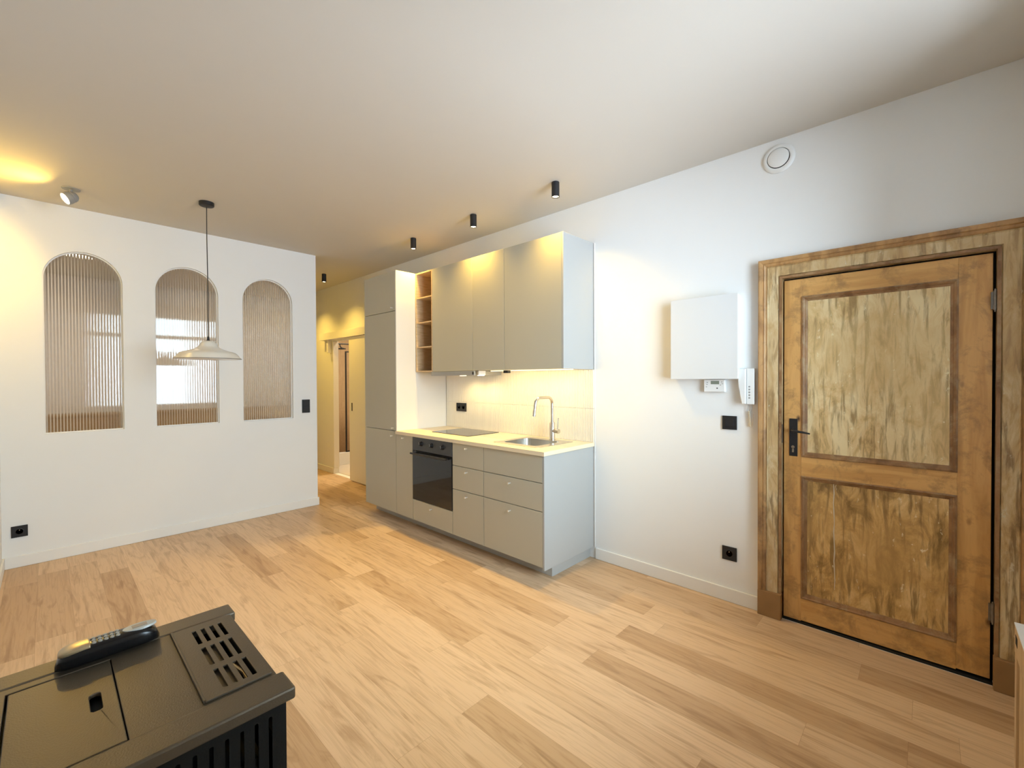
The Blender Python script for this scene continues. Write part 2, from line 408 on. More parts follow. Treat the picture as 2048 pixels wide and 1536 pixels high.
ch = thing('added_sideboard', 'long brown wooden chest added for the brown band in the arched panes', 'added_sideboard', (.9, 8.3, 0))  # added to give the panes their brown band, guessed as a floor reflection
obj('carcass', MB().box(-.2, 2.0, 8.12, 8.49, .06, .97), m_chest, ch, .003)
obj('top', MB().box(-.22, 2.02, 8.10, 8.495, .971, 1.0), m_chest, ch, .003)
obj('plinth', MB().box(-.18, 1.98, 8.14, 8.47, .0005, .059), m_pined, ch)
# unseen walls added behind the old door to block sky light leaking under it
struct('wall_light_block', MB().box(XK+.75, XK+.8, -.8, 2.0, 0, H).box(XK+.075, XK+.8, 1.2, 1.25, 0, H).box(XK+.075, XK+.8, -.8, -.75, 0, H), m_bed)
# arched fluted panes: flat face to the room, flutes behind
def flute(x0, x1, z0, zt, pitch=.0195):
    mb = MB(); rr = (x1-x0)/2; cx = (x0+x1)/2; cz = zt-rr
    yF = YL+.045; n = int(round((x1-x0)/pitch))*8; vs_ = []; fs = []
    for i in range(n+1):
        x = x0+(x1-x0)*i/n; dx = min(abs(x-cx), rr*.99999); top = cz+math.sqrt(max(rr*rr-dx*dx, 0))
        ph = (i % 8)/8*2*PI; yb = yF+.006-.0022*math.cos(ph)
        yf_ = yF-.00016*math.sin(ph)
        vs_ += [(x, yf_, z0), (x, yf_, top), (x, yb, z0), (x, yb, top)]
    for i in range(n):
        a = i*4; b = a+4
        fs += [(a, b, b+1, a+1), (a+2, a+3, b+3, b+2), (a, a+2, b+2, b), (a+1, b+1, b+3, a+3)]
    fs += [(0, 1, 3, 2), (n*4, n*4+2, n*4+3, n*4+1)]
    return mb.add(vs_, fs)
labs = ['leftmost and largest looking arched fluted pane', 'middle arched fluted pane behind the hanging lamp', 'right arched fluted pane beside the black switch']
for i, (a, b) in enumerate(arches):
    o = struct('window_%d' % (i+2), flute(a+.001, b-.001, 1.024, 2.524), m_flute, label=labs[i]+' in the white wall', cat='window')
    for p in o.data.polygons: p.use_smooth = True
    o.data.set_sharp_from_angle(angle=math.radians(50))
    # slim glazing bead round the pane, room side
    inn = arch(a+.008, b-.008, 1.030, 2.517); ou = arch(a, b, 1.022, 2.525)
    obj('glazing_bead', plate(ou, [inn], YL+.030, YL+.044, 'xz'), m_trim, o)

# ================================================================ OLD DOOR
dl = bpy.data.objects.new('door_1', None); C.objects.link(dl); dl.location = (XK, .21, .02)
dl['kind'] = 'structure'; dl['label'] = 'old stripped wooden door with two mottled panels and a black lever'; dl['category'] = 'door'
DX = XK+.012            # leaf face
yA, yB = -.213, .634    # leaf right / left edge
p_up = (-.10, .545, .985, 1.925); p_lo = (-.10, .545, .150, .872)
outer = [(yA, .035), (yB, .016), (yB, 2.028), (yA, 2.028)]
leaf = MB()
# stiles upright grain; rails horizontal
obj('stile', MB().box(DX, DX+.04, p_up[1], yB, .014, 2.028), m_pine, dl, .0015)
obj('stile', MB().box(DX, DX+.04, yA, p_up[0], .024, 2.028), m_pine, dl, .0015)
obj('rail', MB().box(DX, DX+.04, p_up[0], p_up[1], p_up[3], 2.028), m_pineh, dl, .0015)
obj('rail', MB().box(DX, DX+.04, p_up[0], p_up[1], p_lo[3], p_up[2]), m_pineh, dl, .0015)
obj('rail', MB().box(DX, DX+.04, p_up[0], p_up[1], .018, p_lo[2]), m_pineh, dl, .0015)
def ring(rc, prof, x):
    """mitred moulding inside rectangle rc=(y0,y1,z0,z1); prof: (inset, x offset)"""
    vs_ = []; fs = []; n = len(prof)
    for (ins, dx) in prof:
        for (yy, zz) in ((rc[0]+ins, rc[2]+ins), (rc[1]-ins, rc[2]+ins), (rc[1]-ins, rc[3]-ins), (rc[0]+ins, rc[3]-ins)):
            vs_.append((x+dx, yy, zz))
    for i in range(n-1):
        for k in range(4): fs.append((i*4+k, i*4+(k+1) % 4, (i+1)*4+(k+1) % 4, (i+1)*4+k))
    return MB().add(vs_, fs)
prof = [(-.001, .02), (-.001, -.004), (.006, -.006), (.010, -.001), (.014, .001), (.018, .010), (.026, .013), (.028, .016), (.028, .03)]
for rc, mm, nm in ((p_up, m_panel_up, 'upper'), (p_lo, m_panel_lo, 'lower')):
    o = obj('panel', MB().box(DX+.0155, DX+.028, rc[0], rc[1], rc[2], rc[3]), mm, dl)
    o['label'] = 'pale scraped paint panel' if nm == 'upper' else 'darker brown mottled panel'
    obj('panel_moulding', ring(rc, prof, DX), m_pined, dl)
# putty crack in the lower panel
obj('putty_line', MB().tube([(DX+.0155, .392-.004*math.sin(k*2.1)*.5-.0006*k, .848-.055*k) for k in range(12)], [.0015, .003, .002, .0028, .0015, .003, .0022, .003, .0028, .0024, .002, .001], 6), m_putty, dl)
# lock plate with lever and cylinder
lp = obj('lock_plate', MB().box(DX-.004, DX+.001, .564, .606, .985, 1.207), m_blk, dl, .0015)
o = obj('lever_handle', MB().cyl((DX-.003, .586, 1.140), (DX-.012, .586, 1.140), .014).tube([(DX-.005, .586, 1.140), (DX-.035, .586, 1.140), (DX-.048, .582, 1.139), (DX-.052, .568, 1.138), (DX-.052, .53, 1.134), (DX-.050, .495, 1.128)], [.008, .008, .008, .0075, .0065, .0045]), m_blk, lp, smooth=True)
obj('lock_cylinder', MB().cyl((DX-.008, .586, 1.040), (DX-.003, .586, 1.040), .009).box(DX-.008, DX-.003, .581, .591, 1.008, 1.034), m_chrome, lp, smooth=True)
obj('strike_plate', MB().box(XK-.006, XK+.004, .6375, .6415, 1.06, 1.17), m_iron, dl)
for z0 in (1.76, .30):
    obj('hinge', MB().cyl((XK-.004, -.220, z0), (XK-.004, -.220, z0+.09), .007).box(XK-.004, XK+.012, -.236, -.206, z0+.006, z0+.084).cyl((XK-.004, -.220, z0-.008), (XK-.004, -.220, z0+.098), .004), m_iron, dl, smooth=True)
# casing
dc = bpy.data.objects.new('trim_3', None); C.objects.link(dc); dc.location = (XK, .21, .0)
dc['kind'] = 'structure'; dc['label'] = 'weathered wooden casing round the old door'
def casing(prof, zb=.15):
    yi0, yi1, zt = -.225, .642, 2.040
    vs_ = []; fs = []; n = len(prof)
    for (o_, h_) in prof:
        for (yy, zz) in ((yi1+o_, zb), (yi1+o_, zt+o_), (yi0-o_, zt+o_), (yi0-o_, zb)): vs_.append((XK-h_, yy, zz))
    for i in range(n-1):
        for k in range(3): fs.append((i*4+k, i*4+k+1, (i+1)*4+k+1, (i+1)*4+k))
    fs += [tuple(i*4 for i in range(n)), tuple(i*4+3 for i in range(n))]
    return MB().add(vs_, fs)
obj('casing', casing([(.0, -.05), (.0, .014), (.003, .018), (.012, .018), (.015, .012), (.018, .021), (.070, .023), (.073, .027), (.078, .023)]), m_case, dc)
obj('inner_bead', casing([(.000, .0), (-.0005, .0185), (.0125, .0195), (.0135, .01)]), m_pined, dc)
obj('outer_moulding', casing([(.077, .0), (.078, .024), (.082, .030), (.090, .034), (.096, .032), (.099, .038), (.114, .042), (.120, .040), (.120, -.001)]), m_caseo, dc)
obj('plinth_block', MB().box(XK-.043, XK-.001, .638, .763, .0005, .152), m_block, dc, .003)
obj('plinth_block', MB().box(XK-.043, XK-.001, -.346, -.221, .0005, .152), m_block, dc, .003)
obj('lining', MB().box(XK-.001, XK+.075, .6425, .6615, .001, 2.0645).box(XK-.001, XK+.075, -.2445, -.2255, .001, 2.0645).box(XK-.001, XK+.075, -.2255, .6425, 2.0455, 2.0645), m_pined, dc)
obj('jamb_stop', MB().box(XK+.055, XK+.074, .622, .642, .001, 2.045).box(XK+.055, XK+.074, -.225, -.205, .001, 2.045).box(XK+.055, XK+.074, -.205, .622, 2.025, 2.045), m_soot_shade, dc)
obj('gap_shade', MB().box(XK+.002, XK+.073, -.222, .639, .0012, .010), m_soot_shade, dc)  # black strip standing for the shade in the gap under the door

# ================================================================ KITCHEN
def knob(x, y, z, parent):
    return obj('knob', MB().lathe((x, y, z), [(.0055, 0), (.0045, .010), (.0060, .014), (.0075, .020), (.0075, .026), (.0065, .028)], d=(-1, 0, 0), seg=20), m_knob, parent, smooth=True)
G = .0015
def front(name, parent, y0, y1, z0, z1, kn=None, m=m_front, x=XF):
    o = obj(name, MB().box(x, x+.018, y0+G, y1-G, z0+G, z1-G), m, parent, .0012)
    if kn: knob(x, kn[0], kn[1], o)
    return o
XB = XK-.004
# tall unit
t = thing('tall_cabinet', 'tall greige fridge cabinet with three stacked doors at the hall end of the kitchen', 'cabinet', (2.72, 4.2, .10))
obj('body', MB().box(XF+.019, XB, 3.885, 4.50, .102, 2.535), m_carc, t)
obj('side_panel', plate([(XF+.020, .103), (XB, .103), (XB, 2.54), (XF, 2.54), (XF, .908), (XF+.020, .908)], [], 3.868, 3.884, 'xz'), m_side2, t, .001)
front('door', t, 3.885, 4.50, 2.138, 2.538, (3.925, 2.168))
front('door', t, 3.885, 4.50, .932, 2.136, (3.925, .958))
front('door', t, 3.885, 4.50, .105, .930, (3.945, .880))
# narrow base unit
t = thing('base_cabinet', 'narrow greige base cabinet between the tall cabinet and the oven', 'cabinet', (2.7, 3.74, .10))
obj('body', MB().box(XF+.019, XB-.004, 3.592, 3.866, .102, .902), m_carc, t)
front('door', t, 3.592, 3.883, .105, .904, (3.745, .874))
# oven unit
t = thing('oven_cabinet', 'greige oven housing with a low drawer under the black oven', 'cabinet', (2.7, 3.29, .10))
obj('body', MB().box(XF+.019, XB-.004, 2.992, 3.010, .102, .902).box(XF+.019, XB-.004, 3.572, 3.590, .102, .902).box(XF+.019, XB-.004, 3.010, 3.572, .102, .118).box(XF+.019, XB-.004, 3.010, 3.572, .288, .304), m_carc, t)
front('drawer', t, 2.992, 3.590, .105, .305, (3.292, .262))
# oven
t = thing('oven', 'black built-in oven with three round control knobs', 'oven', (2.7, 3.29, .306))
obj('body', MB().box(XF+.022, 2.95, 3.012, 3.570, .307, .900), m_dark, t)
obj('control_panel', MB().box(XF-.004, XF+.020, 2.996, 3.586, .776, .902), m_oven, t, .002)
for yy in (3.445, 3.282, 3.120):
    k = obj('knob', MB().lathe((XF-.004, yy, .846), [(.024, 0), (.023, .004), (.018, .006), (.017, .024), (.015, .026)], d=(-1, 0, 0), seg=28), m_blk2, t, smooth=True)
    obj('pointer', MB().box(XF-.0315, XF-.029, yy-.0022, yy+.0022, .838, .862), m_grey, k)
obj('door_glass', MB().box(XF-.006, XF+.020, 2.996, 3.586, .310, .770), m_ovgl, t, .002)
hh = obj('handle', MB().tube([(XF-.045, 3.022, .752), (XF-.045, 3.560, .752)], .009, 16), m_blk2, t, smooth=True)
for yy in (3.05, 3.532): obj('handle_post', MB().cyl((XF-.006, yy, .752), (XF-.045, yy, .752), .008), m_blk2, t, smooth=True)
# 40 cm drawers
t = thing('drawer_cabinet', 'narrow greige three drawer cabinet beside the oven', 'cabinet', (2.7, 2.79, .10))
obj('body', MB().box(XF+.019, XB-.004, 2.597, 2.990, .102, .902), m_carc, t)
front('drawer', t, 2.597, 2.990, .709, .904, (2.80, .868)); front('drawer', t, 2.597, 2.990, .505, .707, (2.80, .668)); front('drawer', t, 2.597, 2.990, .105, .503, (2.80, .462))
# 60 cm sink drawers
t = thing('sink_cabinet', 'wide greige three drawer cabinet under the sink at the open end of the kitchen', 'cabinet', (2.7, 2.28, .10))
obj('body', MB().box(XF+.019, XB-.004, 1.99, 2.005, .102, .902).box(XF+.019, XB-.004, 2.58, 2.595, .102, .902).box(XF+.019, XB-.004, 2.005, 2.58, .102, .118).box(XB-.02, XB-.004, 2.005, 2.58, .118, .902), m_carc, t)
front('drawer', t, 1.985, 2.595, .709, .904); front('drawer', t, 1.985, 2.595, .505, .707, (2.300, .662)); front('drawer', t, 1.985, 2.595, .105, .503, (2.300, .453))
obj('end_panel', MB().box(XF, XB-.004, 1.968, 1.9835, .088, .904), m_side, t, .001)
# plinth
pl = obj('plinth', MB().box(2.53, 2.546, 2.000, 4.50, .0005, .086).box(2.546, XB-.004, 2.000, 2.016, .0005, .086).box(2.546, XB, 4.484, 4.50, .0005, .1).box(2.53, 2.546, 2.016, 4.50, .086, .101), m_side, None, .001)
tag(pl, 'greige kick plinth set back below the base cabinets', 'plinth')
vg = MB().box(2.526, 2.5295, 4.06, 4.38, .052, .056).box(2.526, 2.5295, 4.06, 4.38, .095, .099)
for k in range(17): vg.box(2.526, 2.5295, 4.06+k*.02-.0025+.0025, 4.06+k*.02+.0065, .056, .095)
obj('vent_grille', vg, m_white, pl)
# worktop with sink and hob cut-outs
wt = plate([(2.386, 1.955), (XK-.010, 1.955), (XK-.010, 3.8665), (2.386, 3.8665)], [rect(2.545, 2.87, 2.16, 2.535)], .905, CT, 'xy')
tag(obj('worktop', wt, m_top, None, .0012), 'pale birch coloured worktop along the base cabinets', 'worktop')
# sink
t = thing('sink', 'square stainless steel sink let into the pale worktop', 'sink', (2.71, 2.34, CT))
obj('rim', plate(rrect(2.495, 2.945, 2.10, 2.585, .02), [rrect(2.552, 2.864, 2.168, 2.528, .045, 8)], CT, CT+.0035, 'xy'), m_steel, t, .001)
def basin():
    lo_ = []; mb = MB(); n = None
    lv = [(2.552, 2.864, 2.168, 2.528, .045, CT+.001), (2.556, 2.860, 2.172, 2.524, .045, CT-.12), (2.566, 2.850, 2.182, 2.514, .045, CT-.150), (2.60, 2.82, 2.22, 2.48, .04, CT-.158)]
    vs_ = []; fs = []
    for q in lv:
        L = rrect(*q[:5], 8); n = len(L); vs_ += [(a, b, q[5]) for a, b in L]
    for i in range(len(lv)-1):
        for k in range(n): fs.append((i*n+k, i*n+(k+1) % n, (i+1)*n+(k+1) % n, (i+1)*n+k))
    fs.append(tuple((len(lv)-1)*n+k for k in range(n)))
    return mb.add(vs_, fs)
obj('basin', basin(), m_steel, t, smooth=True)
obj('drain', MB().lathe((2.71, 2.35, CT-.157), [(.045, 0), (.045, .003), (.03, .004), (.028, .001)], seg=32), m_chrome, t, smooth=True)
ov = MB()
ov.cyl((2.8595, 2.30, CT-.045), (2.856, 2.30, CT-.045), .007)
for dy in (-.022, .022):
    ov.box(2.856, 2.8595, 2.30+dy-.011, 2.30+dy+.011, CT-.040, CT-.036).box(2.856, 2.8595, 2.30+dy-.011, 2.30+dy+.011, CT-.055, CT-.051)
obj('overflow', ov, m_iron, t)
# tap
t = thing('tap', 'tall satin nickel kitchen tap with a curved spout', 'tap', (2.905, 2.29, CT+.0036))
tb = (2.905, 2.29)
obj('base', MB().lathe((tb[0], tb[1], CT+.0036), [(.027, 0), (.027, .006), (.0235, .008), (.0235, .145), (.022, .147)], seg=32), m_chrome, t, smooth=True)
pts = [(tb[0], tb[1], 1.08), (tb[0], tb[1], 1.24)]
for k in range(1, 10): an = PI/2*k/9; pts.append((tb[0]-.055+.055*math.cos(an), tb[1], 1.24+.055*math.sin(an)))
pts.append((tb[0]-.16, tb[1]+.001, 1.295))
for k in range(1, 10): an = (PI/2-.16)*k/9; pts.append((tb[0]-.16-.055*math.sin(an), tb[1]+.001, 1.295-.055*(1-math.cos(an))))
lx, lz = pts[-1][0], pts[-1][2]
pts.append((lx-.016, tb[1]+.001, lz-.09))
obj('spout', MB().tube(pts, .0125, 20), m_chrome, t, smooth=True)
obj('aerator', MB().tube([(lx-.015, tb[1]+.001, lz-.085), (lx-.0175, tb[1]+.001, lz-.100)], .0142, 20), m_steel, t, smooth=True)
o = obj('lever', MB().cyl((tb[0], tb[1], 1.015), (tb[0], tb[1]-.070, 1.015), .0185).tube([(tb[0], tb[1]-.056, 1.03), (tb[0]+.002, tb[1]-.058, 1.075), (tb[0]+.004, tb[1]-.062, 1.125)], [.0045, .004, .0035], 10), m_chrome, t, smooth=True)
# hob
tag(obj('hob', plate(rrect(2.58, 2.975, 2.99, 3.525, .006), [], CT+.0005, CT+.0055, 'xy'), m_hob, None, .001), 'black glass induction hob flush on the worktop above the oven', 'hob')
# splashback (fluted glazed tiles)
def splash():
    mb = MB(); y0, y1 = 1.962, 3.864; pitch = .0158
    n = int((y1-y0)/pitch)
    rows = [(CT+.001, 1.206), (1.208, 1.478), (1.478, 1.520)]
    for (z0, z1) in rows:
        vs_ = []; fs = []; c = 0
        ys = []
        for i in range(n):
            for q in (0, .12, .5, .88): ys.append((y0+(i+q)*pitch, 0 if q == 0 else .0035 if q in (.12, .88) else .0045))
        ys.append((y1, 0))
        for (yy, dd) in ys: vs_ += [(XK-.006-dd, yy, z0), (XK-.006-dd, yy, z1), (XK-.001, yy, z0), (XK-.001, yy, z1)]
        for i in range(len(ys)-1):
            a = i*4; b = a+4; fs += [(a, a+1, b+1, b), (a, b, b+2, a+2), (a+1, a+3, b+3, b+1), (a+2, b+2, b+3, a+3)]
        fs += [(0, 2, 3, 1), (len(ys)*4-4, len(ys)*4-3, len(ys)*4-1, len(ys)*4-2)]
        mb.add(vs_, fs)
    return mb
sb = obj('splashback', splash(), m_tile); tag(sb, 'cream fluted tile splashback between worktop and wall cabinets', 'splashback')
# slim white end trim against the wall
tag(obj('edge_trim', MB().box(XK-.0035, XK-.0005, 1.9515, 1.9605, .09, 2.535), m_trim), 'thin white filler strip where the kitchen meets the wall', 'trim')
# wall cabinets
UX = 2.63
def wallcab(y0, y1, label, knobs=None):
    t = thing('wall_cabinet', label, 'cabinet', ((UX+XK)/2, (y0+y1)/2, 1.527), 'handleless wall cabinets')
    obj('body', MB().box(UX+.019, XB-.001, y0+.001, y1-.001, 1.527, 2.533), m_carc, t)
    front('door', t, y0, y1, 1.524, 2.536, x=UX)
    return t
wallcab(2.977, 3.575, 'greige wall cabinet over the extractor hood, next to the open shelves')
wallcab(2.578, 2.976, 'narrow middle greige wall cabinet')
t = wallcab(1.982, 2.577, 'wide greige wall cabinet at the open end above the sink')
obj('side_panel', MB().box(UX, XB-.001, 1.965, 1.9815, 1.524, 2.536), m_side, t, .001)
# open shelf
t = thing('open_shelf_unit', 'narrow birch shelf unit with four open compartments', 'shelf', ((UX+XK)/2, 3.71, 1.524))
obj('side', MB().box(UX, XB, 3.577, 3.589, 1.524, 2.536), m_birch, t, .001)
obj('side', MB().box(UX, XB, 3.846, 3.858, 1.524, 2.536), m_birch, t, .001)
obj('back', MB().box(XB-.012, XB, 3.589, 3.846, 1.524, 2.536), m_birch, t)
for z0 in (1.524, 1.770, 2.020, 2.272, 2.524):
    obj('shelf', MB().box(UX+.002, XB-.012, 3.589, 3.846, z0, z0+.012), m_birch, t, .001)
# hood
t = thing('extractor_hood', 'slim stainless extractor hood with two lit lamps under the wall cabinet', 'hood', (2.8, 3.27, 1.485))
obj('body', MB().box(UX-.012, UX+.004, 2.945, 3.578, 1.482, 1.523).box(UX+.004, 3.00, 2.985, 3.570, 1.486, 1.5235), m_hood, t, .001)
obj('switch', MB().box(UX-.014, UX-.0115, 2.948, 2.968, 1.490, 1.515), m_blk2, t)
for yy in (3.345, 3.085):
    lo = obj('lamp', MB().cyl((2.83, yy, 1.486), (2.83, yy, 1.4815), .032), m_glow, t)
    spot('hood_light', (2.83, yy, 1.478), (.15, 0, -1), HOOD_W, WARM2, 150, .7, .03)
# under-cabinet strip + adapter
t = obj('light_strip', MB().box(2.78, 2.795, 1.995, 2.90, 1.519, 1.5235), m_led, None, .001)
tag(t, 'thin lit strip under the wall cabinets above the sink', 'light')
area('strip_light', (2.7875, 2.44, 1.517), (2.84, 2.44, 1.0), .012, .9, LED_W, WARM2).rotation_euler = (0, math.radians(-12), 0)
tag(obj('power_adapter', MB().box(2.72, 2.76, 2.63, 2.68, 1.500, 1.5235), m_blk2, None, .002), 'small dark box under the narrow wall cabinet', 'adapter')
tag(obj('fixing_block', MB().box(2.66, 2.74, 2.925, 2.942, 1.485, 1.5235), m_white, None, .001), 'little pale block beside the hood end', 'bracket')

# ================================================================ SOCKETS AND SWITCHES
def plate_frame(name, label, cat, c, nrm, w_, h_, kind, n=1, vertical=False):
    """cover plate on a wall; nrm 'x' = faces -x, 'y' = faces -y; c = wall point (plate centre)"""
    t = thing(name, label, cat, c)
    def P(a, d, b):  # along, out of the wall, up
        return (c[0]-d, c[1]+a, c[2]+b) if nrm == 'x' else (c[0]+a, c[1]-d, c[2]+b)
    def bx(mb, a0, a1, d0, d1, b0, b1):
        p, q = P(a0, d0, b0), P(a1, d1, b1); return mb.box(p[0], q[0], p[1], q[1], p[2], q[2])
    obj('cover_plate', bx(MB(), -w_/2, w_/2, .0005, .0085, -h_/2, h_/2), m_blk, t, .0015)
    dirv = (-1, 0, 0) if nrm == 'x' else (0, -1, 0)
    for i in range(n):
        o_ = (i-(n-1)/2)*.071
        a, b = (0, o_) if vertical else (o_, 0)
        if kind == 'switch':
            obj('rocker', bx(MB(), a-.026, a+.026, .0085, .0115, b-.026, b+.026), m_blk, t, .0015)
        else:
            s = obj('socket_well', MB().lathe(P(a, .0085, b), [(.0235, 0), (.0235, .001), (.020, .0015), (.0185, -.004), (.001, -.004)], d=dirv, seg=28), m_blk2, t, smooth=True)
            obj('earth_pin', MB().cyl(P(a, .0045, b+.011), P(a, .011, b+.011), .0028, seg=10), m_steel, s, smooth=True)
    return t
plate_frame('power_socket', 'black single socket low on the white wall beside the old door', 'socket', (XK, .936, .313), 'x', .088, .088, 'socket')
plate_frame('light_switch', 'square black switch on the wall under the intercom', 'switch', (XK, .936, 1.161), 'x', .088, .088, 'switch')
plate_frame('light_switch', 'tall black double switch at the end of the arched wall', 'switch', (2.025, YL, 1.150), 'y', .086, .150, 'switch', 2, True)
plate_frame('power_socket', 'black single socket low on the arched wall by the left corner', 'socket', (-.158, YL, .278), 'y', .088, .088, 'socket')
plate_frame('power_socket', 'black double socket on the tiled splashback', 'socket', (XK-.0105, 3.598, 1.153), 'x', .158, .088, 'socket', 2)

# ================================================================ WALL FITTINGS
t = thing('meter_box', 'large plain white box on the wall left of the intercom', 'cabinet', (XK-.05, 1.08, 1.443))
obj('body', MB().box(XK-.071, XK-.0005, .872, 1.291, 1.446, 1.977), m_white2, t, .002)
obj('cover', MB().box(XK-.075, XK-.0715, .868, 1.295, 1.443, 1.980), m_white2, t, .001)
t = thing('thermostat', 'small cream thermostat peeping out below the white box', 'thermostat', (XK-.015, 1.02, 1.355))
obj('case', MB().box(XK-.028, XK-.0005, .957, 1.090, 1.358, 1.440), m_white, t, .004)
obj('front_cover', MB().box(XK-.0305, XK-.028, .960, 1.087, 1.361, 1.439), m_white, t, .001)
obj('display', MB().box(XK-.0315, XK-.030, .992, 1.044, 1.409, 1.431), m_lcd, t)
obj('button', MB().box(XK-.032, XK-.030, 1.000, 1.008, 1.380, 1.387), m_blk2, t)
for (yy, zz) in ((.975, 1.424), (.972, 1.412), (1.066, 1.421), (1.068, 1.408), (1.072, 1.392), (.984, 1.404)):
    obj('button', MB().box(XK-.0318, XK-.030, yy-.004, yy+.004, zz-.002, zz+.002), m_grey, t)
# intercom
t = thing('intercom', 'white wall intercom handset with a column of buttons beside the door casing', 'intercom', (XK-.02, .83, 1.285))
def prism(poly, x0, x1):
    n = len(poly); return MB().add([(x0, a, b) for a, b in poly]+[(x1, a, b) for a, b in poly], [tuple(range(n)), tuple(reversed(range(n, 2*n)))]+[(i, n+i, n+(i+1) % n, (i+1) % n) for i in range(n)])
obj('base', prism([(.786, 1.285), (.829, 1.285), (.829, 1.508), (.786, 1.508)], XK-.030, XK-.0005), m_white, t, .003)
obj('handset', prism([(.831, 1.287), (.853, 1.287), (.862, 1.335), (.873, 1.40), (.877, 1.45), (.877, 1.503), (.870, 1.506), (.831, 1.506)], XK-.045, XK-.002), m_white, t, .004)
for k in range(5):
    obj('button', MB().lathe((XK-.030, .813, 1.325+k*.0175), [(.0052, 0), (.0052, .0015), (.0035, .0022)], d=(-1, 0, 0), seg=14), m_grey, t, smooth=True)
# dangling cord
cp = [(XK-.02, .822, 1.287), (XK-.014, .826, 1.262), (XK-.010, .832, 1.245), (XK-.012, .822, 1.235)]
cd = MB().tube([(XK-.02, .800, 1.287), (XK-.012, .802, 1.262), (XK-.010, .806, 1.245), (XK-.012, .816, 1.232)], .0013, 6).tube(cp, .0013, 6)
dc2 = obj('loose_wire', cd, m_grey, None); tag(dc2, 'thin grey wires hanging out below the intercom', 'wire')
hel = []
for k in range(220):
    s_ = k/219; an = s_*2*PI*19; zz = 1.240-.095*s_; hel.append((XK-.012+.005*math.cos(an), .820-.008*s_+.005*math.sin(an), zz))
hel2 = [(XK-.012, .812, 1.146), (XK-.012, .803, 1.142), (XK-.012, .798, 1.160), (XK-.012, .796, 1.19), (XK-.011, .794, 1.226)]
o = obj('coiled_cord', MB().tube(hel, .0017, 6).tube(hel2, .0012, 6), m_beigecord, None, smooth=True); tag(o, 'bundled beige coiled cord hanging below the intercom', 'cord')
# round vent
t = thing('air_vent', 'round white air valve high on the wall above the door', 'vent', (XK, .662, 2.675))
vc = (XK-.0005, .662, 2.762)
obj('ring', MB().lathe(vc, [(.086, 0), (.086, .004), (.080, .011), (.068, .014), (.060, .012), (.058, .002)], d=(-1, 0, 0), seg=48), m_white, t, smooth=True)
obj('recess', MB().lathe(vc, [(.0570, 0), (.0570, .0025)], d=(-1, 0, 0), seg=40), m_blk2, t)
obj('disc', MB().lathe((vc[0]-.0025, vc[1], vc[2]), [(.012, 0), (.012, .010), (.0555, .011), (.0562, .014), (.048, .018), (.018, .020), (.0001, .021)], d=(-1, 0, 0), seg=48), m_white, t, smooth=True)

# ================================================================ LIGHTS ON THE CEILING
def downlight(label):
    t = thing('ceiling_spotlight', label, 'lamp', (2.565, 1.954, 2.772), 'black cylinder spotlights on the ceiling')
    c = (2.565, 1.954)
    obj('housing', MB().lathe((*c, 2.772), [(.024, .012), (.0245, 0), (.0285, 0), (.0285, H-2.772-.003), (.026, H-2.772-.0005)], seg=36), m_blk, t, smooth=True)
    obj('lens', MB().lathe((*c, 2.776), [(.0001, -.002), (.016, -.001), (.0240, .003), (.0240, .008)], seg=32), m_glow, t, smooth=True)
    return t
d0 = downlight('black ceiling spotlight nearest the camera, over the end wall cabinet')
for i, (x, y, lb) in enumerate([(2.565, 1.985, None), (2.572, 2.891, 'black ceiling spotlight over the middle wall cabinets'), (2.575, 3.809, 'black ceiling spotlight in front of the open shelves and tall cabinet'),
                               (2.599, 5.957, 'black ceiling spotlight alone in the hall')]):
    o = d0 if i == 0 else copy_tree(d0)
    o.location = (x, y, 2.772)
    if lb: o['label'] = lb
    spot('spot_beam', (x, y, 2.769), (0, 0, -1), SPOT_W*(.7 if y > 5 else 1), WARM, 122, .9, .022)
o = copy_tree(d0); o.location = (2.599, 6.95, 2.772); o['label'] = 'black ceiling spotlight further down the hall, behind the arched wall'
spot('spot_beam', (2.599, 6.95, 2.769), (0, 0, -1), SPOT_W*.7, WARM, 122, .9, .022)
# gimbal spot
g0 = Vector((.142, 4.655, H)); gd = Vector((-.78, -.22, -.55)).normalized()
t = thing('adjustable_spotlight', 'lit swivelling metal spotlight on the ceiling above the left arch', 'lamp', g0-Vector((0, 0, .14)))
obj('ceiling_plate', MB().lathe((g0.x, g0.y, H-.006), [(.050, 0), (.052, .002), (.052, .0055)], seg=36), m_grey, t, smooth=True)
obj('stem', MB().cyl((g0.x, g0.y, H-.006), (g0.x, g0.y, H-.035), .010), m_grey, t, smooth=True)
hc = g0+Vector((0, 0, -.062))
obj('head', MB().lathe(hc-gd*.042, [(.006, 0), (.024, .006), (.036, .020), (.040, .036), (.037, .040), (.040, .044), (.044, .060), (.044, .082), (.040, .084), (.038, .074)], seg=40, d=gd), m_grey, t, smooth=True)
obj('lens', MB().lathe(hc+gd*.034, [(.0001, .005), (.030, .003), (.0385, 0)], seg=36, d=gd), m_glow2, t, smooth=True)
spot('gimbal_beam', hc+gd*.046, gd+Vector((.15, -.05, .0)), GIMBAL_W, WARM, 174, 1.0, .035)
